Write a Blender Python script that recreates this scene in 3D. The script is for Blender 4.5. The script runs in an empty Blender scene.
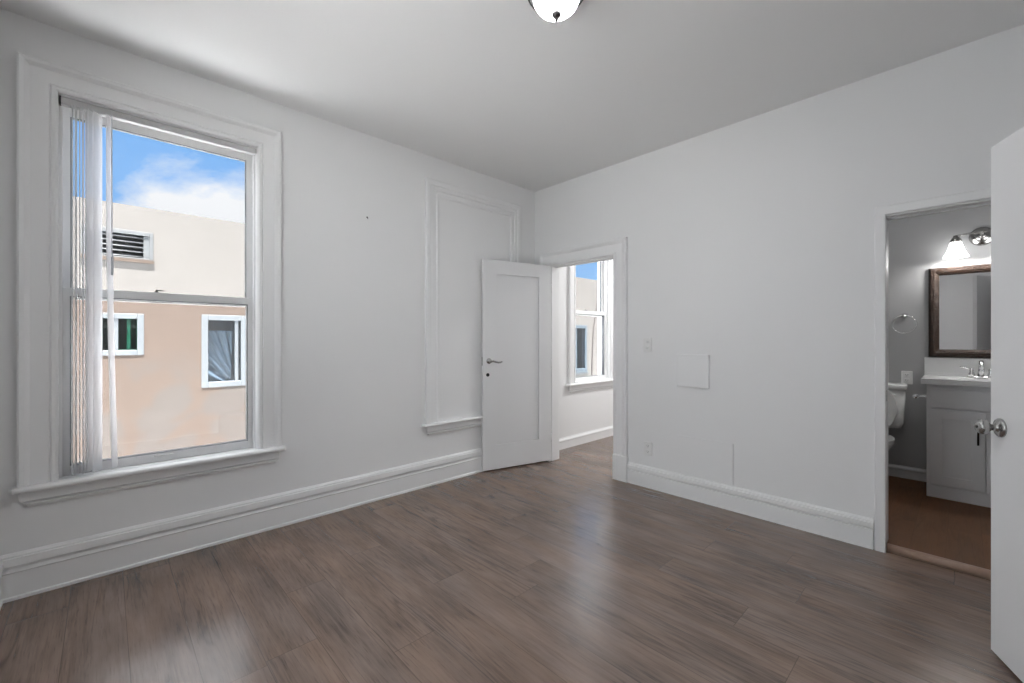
import bpy, bmesh, math, random
from mathutils import Vector, Matrix
C = bpy.context
S = C.scene
PI = math.pi
random.seed(4)

# ------------------------------------------------------------------ camera
CX, CY, CH = -3.382, -3.206, 1.27
cam = bpy.data.cameras.new('camera')
camo = bpy.data.objects.new('camera', cam)
S.collection.objects.link(camo)
camo.location = (CX, CY, CH)
camo.rotation_euler = (math.radians(90), 0, math.radians(46.505 - 90))
cam.sensor_width = 36.0
cam.lens = 428.8 / 1024 * 36
cam.shift_y = -(341.5 - 339.38) / 1024
cam.clip_start = 0.02
S.camera = camo

# ------------------------------------------------------------------ sky
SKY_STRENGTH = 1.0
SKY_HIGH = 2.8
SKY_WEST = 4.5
w = bpy.data.worlds.new('sky')
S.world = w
w.use_nodes = True
nt = w.node_tree
nt.nodes.clear()
def wn(t, **k):
    n = nt.nodes.new(t)
    for a, b in k.items():
        setattr(n, a, b)
    return n
wo = wn('ShaderNodeOutputWorld'); bg = wn('ShaderNodeBackground')
tc = wn('ShaderNodeTexCoord'); sep = wn('ShaderNodeSeparateXYZ')
nt.links.new(tc.outputs['Generated'], sep.inputs[0])
grad = wn('ShaderNodeValToRGB')
grad.color_ramp.elements[0].position = 0.0; grad.color_ramp.elements[0].color = (.36, .62, .97, 1)
grad.color_ramp.elements[1].position = 0.55; grad.color_ramp.elements[1].color = (.15, .42, .92, 1)
nt.links.new(sep.outputs[2], grad.inputs[0])
mp = wn('ShaderNodeMapping')
mp.inputs['Location'].default_value = (0.31, 0.2, 0.34); mp.inputs['Scale'].default_value = (1.0, 1.0, 2.3)
nt.links.new(tc.outputs['Generated'], mp.inputs[0])
cn = wn('ShaderNodeTexNoise')
cn.inputs['Scale'].default_value = 2.4; cn.inputs['Detail'].default_value = 9; cn.inputs['Roughness'].default_value = .58
cn.inputs['Distortion'].default_value = .4
nt.links.new(mp.outputs[0], cn.inputs['Vector'])
cr = wn('ShaderNodeValToRGB')
cr.color_ramp.elements[0].position = .56; cr.color_ramp.elements[0].color = (0, 0, 0, 1)
cr.color_ramp.elements[1].position = .70; cr.color_ramp.elements[1].color = (1, 1, 1, 1)
def wm(op, a, b, c=None):
    n = wn('ShaderNodeMath', operation=op)
    for i, v in enumerate((a, b, c)):
        if v is None: continue
        if isinstance(v, (int, float)): n.inputs[i].default_value = v
        else: nt.links.new(v, n.inputs[i])
    return n.outputs[0]
bank = wm('MULTIPLY', wm('MAXIMUM', wm('SUBTRACT', .24, wm('ABSOLUTE', wm('SUBTRACT', sep.outputs[0], .22), 0)), -.25), .9)
low = wm('MULTIPLY', wm('SUBTRACT', .265, sep.outputs[2]), 1.7)
nt.links.new(wm('ADD', wm('ADD', cn.outputs['Fac'], bank), low), cr.inputs[0])
mx = wn('ShaderNodeMix', data_type='RGBA')
nt.links.new(cr.outputs[0], mx.inputs[0]); nt.links.new(grad.outputs[0], mx.inputs[6])
mx.inputs[7].default_value = (.95, .97, 1.0, 1)
# unseen upper sky, brightened to add fill light through the windows
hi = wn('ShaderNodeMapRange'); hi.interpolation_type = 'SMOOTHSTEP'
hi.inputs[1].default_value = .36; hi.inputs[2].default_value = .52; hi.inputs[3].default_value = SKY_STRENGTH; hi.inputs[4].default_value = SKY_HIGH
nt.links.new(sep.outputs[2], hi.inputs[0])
# unseen western sky, brightened to add fill light on the door wall
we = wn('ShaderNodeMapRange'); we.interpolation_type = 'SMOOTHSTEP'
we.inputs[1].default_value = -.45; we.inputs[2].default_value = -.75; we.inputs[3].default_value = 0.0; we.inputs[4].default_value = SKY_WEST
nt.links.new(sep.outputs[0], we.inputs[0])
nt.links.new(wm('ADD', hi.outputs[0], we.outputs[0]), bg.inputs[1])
wf = wn('ShaderNodeMapRange'); wf.inputs[1].default_value = -.45; wf.inputs[2].default_value = -.65
nt.links.new(sep.outputs[0], wf.inputs[0])
m2_ = wn('ShaderNodeMapRange'); m2_.interpolation_type = 'SMOOTHSTEP'
m2_.inputs[1].default_value = .36; m2_.inputs[2].default_value = .50
nt.links.new(sep.outputs[2], m2_.inputs[0])
mx2 = wn('ShaderNodeMix', data_type='RGBA'); nt.links.new(wm('MAXIMUM', m2_.outputs[0], wf.outputs[0]), mx2.inputs[0]); nt.links.new(mx.outputs[2], mx2.inputs[6])
mx2.inputs[7].default_value = (.90, .95, 1.0, 1)
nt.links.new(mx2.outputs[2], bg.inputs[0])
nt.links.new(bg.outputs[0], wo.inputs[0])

# ------------------------------------------------------------------ sun (falls on the house across the gap, never into the room)
SUN = 82.0
sl = bpy.data.lights.new('sun', 'SUN'); sl.energy = SUN; sl.angle = math.radians(.6); sl.color = (1, .97, .93)
so = bpy.data.objects.new('sun', sl); S.collection.objects.link(so)
so.rotation_euler = Vector((.03, .17, -1.0)).to_track_quat('-Z', 'Y').to_euler()
LAMP_W = 21.0           # ceiling lamp of the room
SIDE_W = 58.0           # unseen fill lamp added in the side room
HALL_W = 8.0           # unseen fill lamp added in the entry hall behind the camera
BATH_W = 4.0             # unseen fill lamp added in the bathroom
VANITY_W = 6.0          # each bulb over the vanity

S.view_settings.view_transform = 'Standard'
S.view_settings.look = 'None'
S.view_settings.gamma = 1.0
S.view_settings.use_curve_mapping = False
S.view_settings.exposure = 0.0

# ------------------------------------------------------------------ materials
def mat(name, col, rough=.5, metal=0.0, spec=.5, noise=None, bump=None):
    """noise=(scale, amount): colour mottling; bump=(scale, strength)"""
    m = bpy.data.materials.new(name); m.use_nodes = True
    t = m.node_tree; b = t.nodes['Principled BSDF']
    b.inputs['Base Color'].default_value = (*col, 1)
    b.inputs['Roughness'].default_value = rough
    b.inputs['Metallic'].default_value = metal
    b.inputs['Specular IOR Level'].default_value = spec
    co = t.nodes.new('ShaderNodeTexCoord')
    if noise is None: noise = (9.0, .03)
    n = t.nodes.new('ShaderNodeTexNoise'); n.inputs['Scale'].default_value = noise[0]; n.inputs['Detail'].default_value = 4
    t.links.new(co.outputs['Object'], n.inputs['Vector'])
    mr = t.nodes.new('ShaderNodeMapRange'); mr.inputs[3].default_value = 1 - noise[1]; mr.inputs[4].default_value = 1 + noise[1]
    t.links.new(n.outputs['Fac'], mr.inputs[0])
    mm = t.nodes.new('ShaderNodeVectorMath'); mm.operation = 'SCALE'; mm.inputs[0].default_value = col
    t.links.new(mr.outputs[0], mm.inputs[3]); t.links.new(mm.outputs[0], b.inputs['Base Color'])
    if bump:
        n2 = t.nodes.new('ShaderNodeTexNoise'); n2.inputs['Scale'].default_value = bump[0]; n2.inputs['Detail'].default_value = 3
        t.links.new(co.outputs['Object'], n2.inputs['Vector'])
        bp = t.nodes.new('ShaderNodeBump'); bp.inputs['Strength'].default_value = bump[1]; bp.inputs['Distance'].default_value = .01
        t.links.new(n2.outputs['Fac'], bp.inputs['Height']); t.links.new(bp.outputs[0], b.inputs['Normal'])
    return m

M = {}
M['wall'] = mat('wall_paint', (.84, .84, .84), .65, spec=.3, noise=(1.3, .012), bump=(7, .06))
M['ceiling'] = mat('ceiling_paint', (.86, .86, .86), .8, spec=.2, noise=(1.5, .012), bump=(9, .05))
M['trim'] = mat('trim_paint', (.86, .86, .86), .38, noise=(3, .012), bump=(5, .04))
M['door'] = mat('door_paint', (.82, .82, .825), .35, noise=(2, .012), bump=(4, .03))
M['plastic'] = mat('white_plastic', (.82, .82, .81), .3)
M['slot'] = mat('dark_slot', (.05, .05, .05), .6)
M['nickel'] = mat('satin_nickel', (.44, .435, .425), .24, 1.0)
M['chrome'] = mat('chrome', (.80, .80, .80), .08, 1.0)
M['bronze'] = mat('dark_bronze', (.035, .032, .032), .4, .8)
M['blackmetal'] = mat('black_metal', (.012, .012, .012), .45, .5)
M['sashgrey'] = mat('sash_paint', (.74, .74, .74), .4, noise=(5, .03))
M['sashwhite'] = mat('sash_white', (.90, .90, .90), .4, noise=(5, .03))
M['alu'] = mat('aluminium_track', (.60, .60, .61), .35, .9)
M['bead'] = mat('glazing_bead_grey', (.16, .17, .18), .5)
M['rail'] = mat('blind_rail', (.50, .50, .50), .45)
M['bathwall'] = mat('bathroom_paint', (.47, .47, .475), .55, noise=(1.5, .02), bump=(8, .05))
M['cabinet'] = mat('cabinet_paint', (.74, .74, .75), .38)
M['stone'] = mat('cultured_marble', (.84, .84, .84), .2, noise=(6, .04))
M['porcelain'] = mat('porcelain', (.86, .86, .85), .12)
M['alley'] = mat('alley_concrete', (.765, .80, .83), .9, noise=(3, .15))
M['yard'] = mat('yard_bounce', (.445, .46, .475), .9, noise=(2, .15))  # added bounce surface outside the fill window
M['darkroom'] = mat('dark_interior', (.012, .013, .015), .9)
M['drape'] = mat('grey_drape', (.17, .175, .18), .85, noise=(6, .08))
M['steel'] = mat('weathered_steel', (.055, .06, .064), .6, .0, noise=(14, .3))
M['rustwood'] = mat('weathered_wood', (.040, .026, .018), .8, noise=(12, .3))
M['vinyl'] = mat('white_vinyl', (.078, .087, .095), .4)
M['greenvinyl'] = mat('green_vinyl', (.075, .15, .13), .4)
M['bluegrey'] = mat('blue_grey_frame', (.04, .055, .068), .5, noise=(12, .25))
M['cable'] = mat('cable_rubber', (.025, .02, .02), .7)
M['thresh'] = mat('threshold_wood', (.30, .20, .15), .45, noise=(30, .15))

def plank_mat(name, dark, light, spec=.85, pw=.195, pl=1.5, rough=.38, gap=.55, contrast=1.0, yaxis=True):
    m = bpy.data.materials.new(name); m.use_nodes = True
    t = m.node_tree; N = t.nodes; L = t.links; b = N['Principled BSDF']
    def math_(op, a, c=None):
        n = N.new('ShaderNodeMath'); n.operation = op
        for i, v in enumerate((a, c)):
            if v is None: continue
            if isinstance(v, (int, float)): n.inputs[i].default_value = v
            else: L.new(v, n.inputs[i])
        return n.outputs[0]
    def comb(x, y, z):
        n = N.new('ShaderNodeCombineXYZ')
        for i, v in enumerate((x, y, z)):
            if isinstance(v, (int, float)): n.inputs[i].default_value = v
            else: L.new(v, n.inputs[i])
        return n.outputs[0]
    def noise(vec, det=4, rgh=.55, dist=0.0):
        n = N.new('ShaderNodeTexNoise'); n.inputs['Scale'].default_value = 1; n.inputs['Detail'].default_value = det
        n.inputs['Roughness'].default_value = rgh; n.inputs['Distortion'].default_value = dist
        L.new(vec, n.inputs['Vector']); return n.outputs['Fac']
    co = N.new('ShaderNodeTexCoord'); sp = N.new('ShaderNodeSeparateXYZ'); L.new(co.outputs['Object'], sp.inputs[0])
    x, y = (sp.outputs[0], sp.outputs[1]) if yaxis else (sp.outputs[1], sp.outputs[0])
    xr = math_('DIVIDE', math_('ADD', x, 20.0 + .083), pw); row = math_('FLOOR', xr)
    wn1 = N.new('ShaderNodeTexWhiteNoise'); wn1.noise_dimensions = '1D'; L.new(row, wn1.inputs['W'])
    yr = math_('DIVIDE', math_('ADD', math_('ADD', y, 20.0), math_('MULTIPLY', wn1.outputs['Value'], pl)), pl); colm = math_('FLOOR', yr)
    wn2 = N.new('ShaderNodeTexWhiteNoise'); wn2.noise_dimensions = '2D'; L.new(comb(row, colm, 0), wn2.inputs['Vector'])
    r = wn2.outputs['Value']
    rz = math_('MULTIPLY', r, 37.0)
    streak = noise(comb(math_('MULTIPLY', x, 75), math_('MULTIPLY', y, 3.0), rz), 5, .65)
    broad = noise(comb(math_('MULTIPLY', x, 11), math_('MULTIPLY', y, .9), rz), 3, .5, .3)
    rings = math_('SINE', math_('MULTIPLY', broad, 55.0))
    fine = noise(comb(math_('MULTIPLY', x, 210), math_('MULTIPLY', y, 9.0), rz), 4, .6)
    patchy = noise(comb(math_('MULTIPLY', x, 7), math_('MULTIPLY', y, 2.2), rz), 3, .55)
    ringm = math_('MULTIPLY', math_('POWER', math_('ADD', math_('MULTIPLY', rings, .5), .5), 2.5), math_('MULTIPLY', math_('SUBTRACT', noise(comb(math_('MULTIPLY', x, 4), math_('MULTIPLY', y, 1.0), rz), 2), .36), 3.0))
    # long soft bands, fine dark pores, dark cathedral rings on some boards
    v = math_('MULTIPLY', math_('SUBTRACT', patchy, .5), .95 * contrast)
    v = math_('ADD', v, math_('MULTIPLY', math_('SUBTRACT', streak, .5), .50 * contrast))
    pores = math_('MULTIPLY', math_('MAXIMUM', math_('SUBTRACT', fine, .54), 0.0), 1.5 * contrast)
    v = math_('SUBTRACT', v, pores)
    v = math_('SUBTRACT', v, math_('MULTIPLY', math_('MAXIMUM', ringm, 0.0), .26 * contrast))
    v = math_('ADD', v, math_('MULTIPLY', math_('SUBTRACT', r, .5), .08 * contrast))
    v = math_('ADD', v, .53)
    tone = noise(comb(math_('MULTIPLY', x, 6), math_('MULTIPLY', y, .8), math_('ADD', rz, 5.0)), 2)
    ramp = N.new('ShaderNodeMix'); ramp.data_type = 'RGBA'; ramp.clamp_factor = True
    L.new(v, ramp.inputs[0]); ramp.inputs[6].default_value = (*dark, 1); ramp.inputs[7].default_value = (*light, 1)
    # seams
    fx = math_('FRACT', xr); fy = math_('FRACT', yr)
    ex = math_('MULTIPLY', math_('MINIMUM', fx, math_('SUBTRACT', 1.0, fx)), pw)
    ey = math_('MULTIPLY', math_('MINIMUM', fy, math_('SUBTRACT', 1.0, fy)), pl)
    e = math_('MINIMUM', ex, ey)
    sm = N.new('ShaderNodeMapRange'); L.new(e, sm.inputs[0]); sm.inputs[1].default_value = .0004; sm.inputs[2].default_value = .0022
    sm.inputs[3].default_value = gap; sm.inputs[4].default_value = 1
    warm = N.new('ShaderNodeMix'); warm.data_type = 'RGBA'; warm.blend_type = 'MULTIPLY'; warm.inputs[0].default_value = 1
    wt = N.new('ShaderNodeMix'); wt.data_type = 'RGBA'; wt.inputs[6].default_value = (1.05, .98, .90, 1); wt.inputs[7].default_value = (.98, 1.0, 1.02, 1)
    tr_ = N.new('ShaderNodeMapRange'); L.new(tone, tr_.inputs[0]); tr_.inputs[1].default_value = .35; tr_.inputs[2].default_value = .65
    L.new(tr_.outputs[0], wt.inputs[0]); L.new(ramp.outputs[2], warm.inputs[6]); L.new(wt.outputs[2], warm.inputs[7])
    sc = N.new('ShaderNodeVectorMath'); sc.operation = 'SCALE'; L.new(warm.outputs[2], sc.inputs[0]); L.new(sm.outputs[0], sc.inputs[3])
    L.new(sc.outputs[0], b.inputs['Base Color'])
    rr = N.new('ShaderNodeMapRange'); L.new(streak, rr.inputs[0]); rr.inputs[3].default_value = rough - .06; rr.inputs[4].default_value = rough + .1
    L.new(rr.outputs[0], b.inputs['Roughness'])
    bp = N.new('ShaderNodeBump'); bp.inputs['Strength'].default_value = .18; bp.inputs['Distance'].default_value = .002
    L.new(math_('ADD', math_('MULTIPLY', v, .5), sm.outputs[0]), bp.inputs['Height']); L.new(bp.outputs[0], b.inputs['Normal'])
    b.inputs['Specular IOR Level'].default_value = spec
    return m
M['floor'] = plank_mat('laminate_floor', (.052, .035, .027), (.27, .190, .150), rough=.20)
M['bathfloor'] = plank_mat('bathroom_floor', (.062, .028, .012), (.19, .090, .042), pw=.15, pl=.9, rough=.6, gap=.75, contrast=.8, yaxis=False, spec=.25)

def glass_mat(name, tint=(1, 1, 1), gloss=1.0):
    m = bpy.data.materials.new(name); m.use_nodes = True
    t = m.node_tree; t.nodes.clear()
    o = t.nodes.new('ShaderNodeOutputMaterial'); tr = t.nodes.new('ShaderNodeBsdfTransparent'); gl = t.nodes.new('ShaderNodeBsdfGlossy')
    tr.inputs[0].default_value = (*tint, 1); gl.inputs['Roughness'].default_value = .02
    fr = t.nodes.new('ShaderNodeLayerWeight'); pw_ = t.nodes.new('ShaderNodeMath'); pw_.operation = 'POWER'; pw_.inputs[1].default_value = 5
    t.links.new(fr.outputs['Facing'], pw_.inputs[0])
    mu = t.nodes.new('ShaderNodeMapRange'); mu.inputs[3].default_value = .03*gloss; mu.inputs[4].default_value = .6
    mi = t.nodes.new('ShaderNodeMixShader'); t.links.new(pw_.outputs[0], mu.inputs[0]); t.links.new(mu.outputs[0], mi.inputs[0])
    t.links.new(tr.outputs[0], mi.inputs[1]); t.links.new(gl.outputs[0], mi.inputs[2]); t.links.new(mi.outputs[0], o.inputs[0])
    return m
M['glass'] = glass_mat('window_glass')
M['farglass'] = glass_mat('far_window_glass', (.75, .82, .88), 1.6)
M['greenglass'] = glass_mat('green_window_glass', (.5, .72, .66), 1.3)

def sheer_mat(name, col, clear, trans):
    m = bpy.data.materials.new(name); m.use_nodes = True
    t = m.node_tree; t.nodes.clear()
    o = t.nodes.new('ShaderNodeOutputMaterial'); tp = t.nodes.new('ShaderNodeBsdfTransparent')
    df = t.nodes.new('ShaderNodeBsdfDiffuse'); tl = t.nodes.new('ShaderNodeBsdfTranslucent')
    df.inputs[0].default_value = (*col, 1); tl.inputs[0].default_value = (*col, 1)
    a = t.nodes.new('ShaderNodeMixShader'); a.inputs[0].default_value = trans
    t.links.new(df.outputs[0], a.inputs[1]); t.links.new(tl.outputs[0], a.inputs[2])
    c = t.nodes.new('ShaderNodeMixShader'); c.inputs[0].default_value = clear
    t.links.new(a.outputs[0], c.inputs[1]); t.links.new(tp.outputs[0], c.inputs[2]); t.links.new(c.outputs[0], o.inputs[0])
    return m
M['vane'] = sheer_mat('sheer_vane', (.97, .97, .98), .34, .6)
M['wand'] = sheer_mat('clear_wand', (.45, .47, .50), .35, .3)
M['bowlglass'] = sheer_mat('frosted_lamp_glass', (.93, .96, .97), .72, .8)

def emis(name, col, st, mixd=None):
    m = bpy.data.materials.new(name); m.use_nodes = True
    b = m.node_tree.nodes['Principled BSDF']
    b.inputs['Base Color'].default_value = (.85, .87, .87, 1); b.inputs['Roughness'].default_value = .4
    b.inputs['Emission Color'].default_value = (*col, 1); b.inputs['Emission Strength'].default_value = st
    return m
M['shade'] = emis('lit_shade_glass', (1, 1, .99), 5.0)

def mirror_mat():
    m = bpy.data.materials.new('mirror_glass'); m.use_nodes = True
    b = m.node_tree.nodes['Principled BSDF']; b.inputs['Metallic'].default_value = 1; b.inputs['Roughness'].default_value = .01
    b.inputs['Base Color'].default_value = (.86, .86, .87, 1); return m
M['mirror'] = mirror_mat()

def carved():
    m = mat('carved_copper_frame', (.028, .0115, .005), .42, .15, noise=(70, .8), bump=(85, 1.0))
    return m
M['carved'] = carved()

def facade():
    m = bpy.data.materials.new('stucco_facade'); m.use_nodes = True
    t = m.node_tree; N = t.nodes; L = t.links; b = N['Principled BSDF']; b.inputs['Roughness'].default_value = .9; b.inputs['Specular IOR Level'].default_value = .15
    co = N.new('ShaderNodeTexCoord'); sp = N.new('ShaderNodeSeparateXYZ'); L.new(co.outputs['Object'], sp.inputs[0])
    def noise(sc, det, dist=0):
        n = N.new('ShaderNodeTexNoise'); n.inputs['Scale'].default_value = sc; n.inputs['Detail'].default_value = det; n.inputs['Distortion'].default_value = dist
        L.new(co.outputs['Object'], n.inputs['Vector']); return n.outputs['Fac']
    def ma(op, a, c):
        n = N.new('ShaderNodeMath'); n.operation = op
        for i, v in enumerate((a, c)):
            if isinstance(v, (int, float)): n.inputs[i].default_value = v
            else: L.new(v, n.inputs[i])
        return n.outputs[0]
    def rng(v, a, c, lo=0.0, hi=1.0):
        n = N.new('ShaderNodeMapRange'); L.new(v, n.inputs[0]); n.inputs[1].default_value = a; n.inputs[2].default_value = c; n.inputs[3].default_value = lo; n.inputs[4].default_value = hi
        return n.outputs[0]
    # window screen's darkening painted as peach into the lower left facade, with paler repaired patches
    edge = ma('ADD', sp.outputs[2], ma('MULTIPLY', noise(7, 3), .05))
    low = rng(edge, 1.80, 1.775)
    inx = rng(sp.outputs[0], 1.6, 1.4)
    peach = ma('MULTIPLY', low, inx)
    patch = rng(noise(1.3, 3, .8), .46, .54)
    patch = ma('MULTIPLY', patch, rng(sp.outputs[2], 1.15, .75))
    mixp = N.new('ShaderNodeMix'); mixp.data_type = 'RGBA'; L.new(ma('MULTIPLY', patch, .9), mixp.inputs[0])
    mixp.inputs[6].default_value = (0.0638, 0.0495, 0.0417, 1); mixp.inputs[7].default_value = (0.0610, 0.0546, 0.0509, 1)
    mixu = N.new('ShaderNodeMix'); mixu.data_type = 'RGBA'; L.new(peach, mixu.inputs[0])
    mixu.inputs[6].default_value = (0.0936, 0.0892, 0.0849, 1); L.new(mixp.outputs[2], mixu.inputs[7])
    sc = N.new('ShaderNodeVectorMath'); sc.operation = 'SCALE'; L.new(mixu.outputs[2], sc.inputs[0])
    # faint horizontal trowel courses and mottling
    st = N.new('ShaderNodeTexNoise'); st.inputs['Scale'].default_value = 1; st.inputs['Detail'].default_value = 4
    mpg = N.new('ShaderNodeMapping'); mpg.inputs['Scale'].default_value = (1.5, 1, 16); L.new(co.outputs['Object'], mpg.inputs[0]); L.new(mpg.outputs[0], st.inputs['Vector'])
    L.new(ma('ADD', rng(st.outputs['Fac'], .3, .7, .95, 1.04), rng(noise(5, 4), .3, .7, -.03, .03)), sc.inputs[3])
    L.new(sc.outputs[0], b.inputs['Base Color'])
    return m
M['facade'] = facade()

# ------------------------------------------------------------------ mesh helpers
class MB:
    """collects shapes; build() links them as ONE mesh object"""
    def __init__(self): self.bm = bmesh.new()
    def quad(self, pts, smooth=False):
        f = self.bm.faces.new([self.bm.verts.new(p) for p in pts]); f.smooth = smooth; return f
    def box(self, x0, x1, y0, y1, z0, z1):
        v = [self.bm.verts.new(p) for p in ((x0,y0,z0),(x1,y0,z0),(x1,y1,z0),(x0,y1,z0),(x0,y0,z1),(x1,y0,z1),(x1,y1,z1),(x0,y1,z1))]
        for i in ((0,3,2,1),(4,5,6,7),(0,1,5,4),(1,2,6,5),(2,3,7,6),(3,0,4,7)): self.bm.faces.new([v[k] for k in i])
        return self
    def wall(self, to3, n0, n1, u0, u1, z0, z1, holes):
        """slab with rectangular holes; to3(u, n, z)"""
        us = sorted({u0, u1, *[h[0] for h in holes], *[h[1] for h in holes]}); zs = sorted({z0, z1, *[h[2] for h in holes], *[h[3] for h in holes]})
        us = [u for u in us if u0 <= u <= u1]; zs = [z for z in zs if z0 <= z <= z1]
        def solid(i, j):
            if i < 0 or j < 0 or i >= len(us)-1 or j >= len(zs)-1: return False
            a, c = (us[i]+us[i+1])/2, (zs[j]+zs[j+1])/2
            return not any(h[0] < a < h[1] and h[2] < c < h[3] for h in holes)
        for i in range(len(us)-1):
            for j in range(len(zs)-1):
                if not solid(i, j): continue
                a, c, d, e = us[i], us[i+1], zs[j], zs[j+1]
                self.quad([to3(a,n0,d), to3(c,n0,d), to3(c,n0,e), to3(a,n0,e)]); self.quad([to3(a,n1,d), to3(a,n1,e), to3(c,n1,e), to3(c,n1,d)])
                if not solid(i-1, j): self.quad([to3(a,n0,d), to3(a,n0,e), to3(a,n1,e), to3(a,n1,d)])
                if not solid(i+1, j): self.quad([to3(c,n0,d), to3(c,n1,d), to3(c,n1,e), to3(c,n0,e)])
                if not solid(i, j-1): self.quad([to3(a,n0,d), to3(a,n1,d), to3(c,n1,d), to3(c,n0,d)])
                if not solid(i, j+1): self.quad([to3(a,n0,e), to3(c,n0,e), to3(c,n1,e), to3(a,n1,e)])
        bmesh.ops.remove_doubles(self.bm, verts=self.bm.verts, dist=1e-5)
        return self
    def sweep(self, path, profile, to3, closed=False):
        """profile [(offset outwards, height)] swept along a 2-D right-angled path with mitres; outward = left of travel"""
        n = len(path); rings = []
        for i in range(n):
            p = Vector(path[i]); dirs = []
            if closed or i > 0: dirs.append((p - Vector(path[i-1])).normalized())
            if closed or i < n-1: dirs.append((Vector(path[(i+1) % n]) - p).normalized())
            off = sum((Vector((-d.y, d.x)) for d in dirs), Vector((0, 0)))
            if len(dirs) == 1: pass
            elif (dirs[0]-dirs[1]).length < 1e-6: off = off/2
            rings.append([self.bm.verts.new(to3(p.x+off.x*o, p.y+off.y*o, h)) for o, h in profile])
        m = len(profile)
        for i in range(n if closed else n-1):
            a, c = rings[i], rings[(i+1) % n]
            for k in range(m): self.bm.faces.new((a[k], a[(k+1) % m], c[(k+1) % m], c[k]))
        if not closed:
            self.bm.faces.new(list(reversed(rings[0]))); self.bm.faces.new(rings[-1])
        return self
    def lathe(self, prof, origin=(0,0,0), axis=(0,0,1), seg=24, sx=1.0, sy=1.0):
        """prof [(r, h)] around axis"""
        q = Vector(axis).normalized().to_track_quat('Z', 'Y'); o = Vector(origin); rings = []
        for r, h in prof:
            if r < 1e-6: rings.append([self.bm.verts.new(o + q @ Vector((0,0,h)))])
            else: rings.append([self.bm.verts.new(o + q @ Vector((r*sx*math.cos(2*PI*k/seg), r*sy*math.sin(2*PI*k/seg), h))) for k in range(seg)])
        for a, c in zip(rings, rings[1:]):
            for k in range(seg):
                k2 = (k+1) % seg
                if len(a) == 1 and len(c) == 1: continue
                if len(a) == 1: f = self.bm.faces.new((a[0], c[k2], c[k]))
                elif len(c) == 1: f = self.bm.faces.new((a[k], a[k2], c[0]))
                else: f = self.bm.faces.new((a[k], a[k2], c[k2], c[k]))
                f.smooth = True
        if len(rings[0]) > 1: self.bm.faces.new(list(reversed(rings[0])))
        if len(rings[-1]) > 1: self.bm.faces.new(rings[-1])
        return self
    def tube(self, pts, r, seg=10, closed=False):
        pts = [Vector(p) for p in pts]; n = len(pts); rr = r if isinstance(r, (list, tuple)) else [r]*n; rings = []; ref = None
        for i in range(n):
            a = pts[i-1] if (closed or i > 0) else pts[i]; c = pts[(i+1) % n] if (closed or i < n-1) else pts[i]
            t = (c-a).normalized()
            if ref is None: ref = Vector((0,0,1)) if abs(t.z) < .9 else Vector((1,0,0))
            s = t.cross(ref).normalized(); ref = s.cross(t).normalized()
            rings.append([self.bm.verts.new(pts[i] + rr[i]*(math.cos(2*PI*k/seg)*s + math.sin(2*PI*k/seg)*ref)) for k in range(seg)])
        for i in range(n if closed else n-1):
            a, c = rings[i], rings[(i+1) % n]
            for k in range(seg):
                f = self.bm.faces.new((a[k], a[(k+1) % seg], c[(k+1) % seg], c[k])); f.smooth = True
        if not closed: self.bm.faces.new(list(reversed(rings[0]))); self.bm.faces.new(rings[-1])
        return self
    def loft(self, rings, cap=True):
        rv = [[self.bm.verts.new(p) for p in r] for r in rings]; n = len(rv[0])
        for a, c in zip(rv, rv[1:]):
            for k in range(n):
                f = self.bm.faces.new((a[k], a[(k+1) % n], c[(k+1) % n], c[k])); f.smooth = True
        if cap: self.bm.faces.new(list(reversed(rv[0]))); self.bm.faces.new(rv[-1])
        return self
    def build(self, name, m, parent=None, bevel=0.0, loc=None):
        bmesh.ops.recalc_face_normals(self.bm, faces=self.bm.faces)
        me = bpy.data.meshes.new(name); self.bm.to_mesh(me); self.bm.free()
        me.materials.append(M[m] if isinstance(m, str) else m)
        o = bpy.data.objects.new(name, me); S.collection.objects.link(o)
        if parent is not None: o.parent = parent
        if loc is not None: o.location = loc
        if bevel:
            b = o.modifiers.new('bevel', 'BEVEL'); b.width = bevel; b.segments = 2; b.limit_method = 'ANGLE'; b.angle_limit = math.radians(40)
        return o
def tag(o, label=None, cat=None, group=None, kind=None):
    for k, v in (('label', label), ('category', cat), ('group', group), ('kind', kind)):
        if v: o[k] = v
    return o
def empty(name, loc=(0,0,0), rz=0.0):
    o = bpy.data.objects.new(name, None); S.collection.objects.link(o); o.location = loc; o.rotation_euler = (0, 0, rz); o.empty_display_size = .1
    return o
def struct(o, label, cat): return tag(o, label, cat, kind='structure')
def part_label(o, text): o['label'] = text; return o

LW = lambda u, z, n: (u, -n, z)          # on the window wall: n = towards the room
RW = lambda u, z, n: (-n, u, z)          # on the door wall
H = 2.87

# ------------------------------------------------------------------ room shell
XN, YB = -3.765, -3.62                      # wall behind / beside the camera
W1 = (-3.569, -2.645, .55, 2.54)           # window hole
W2 = (.70, 1.448, .76, 2.52)                # side-room window hole
D1 = (-1.0, -.235, 0.0, 2.04)              # doorway to the side room
DB = (-3.53, -2.873, 0.0, 2.015)           # bathroom doorway
YW3 = -1.9                                 # centre of the added fill window in the wall beside the camera
DE = (-2.26, -1.47, 0.0, 2.06)             # entry doorway behind the camera

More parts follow.
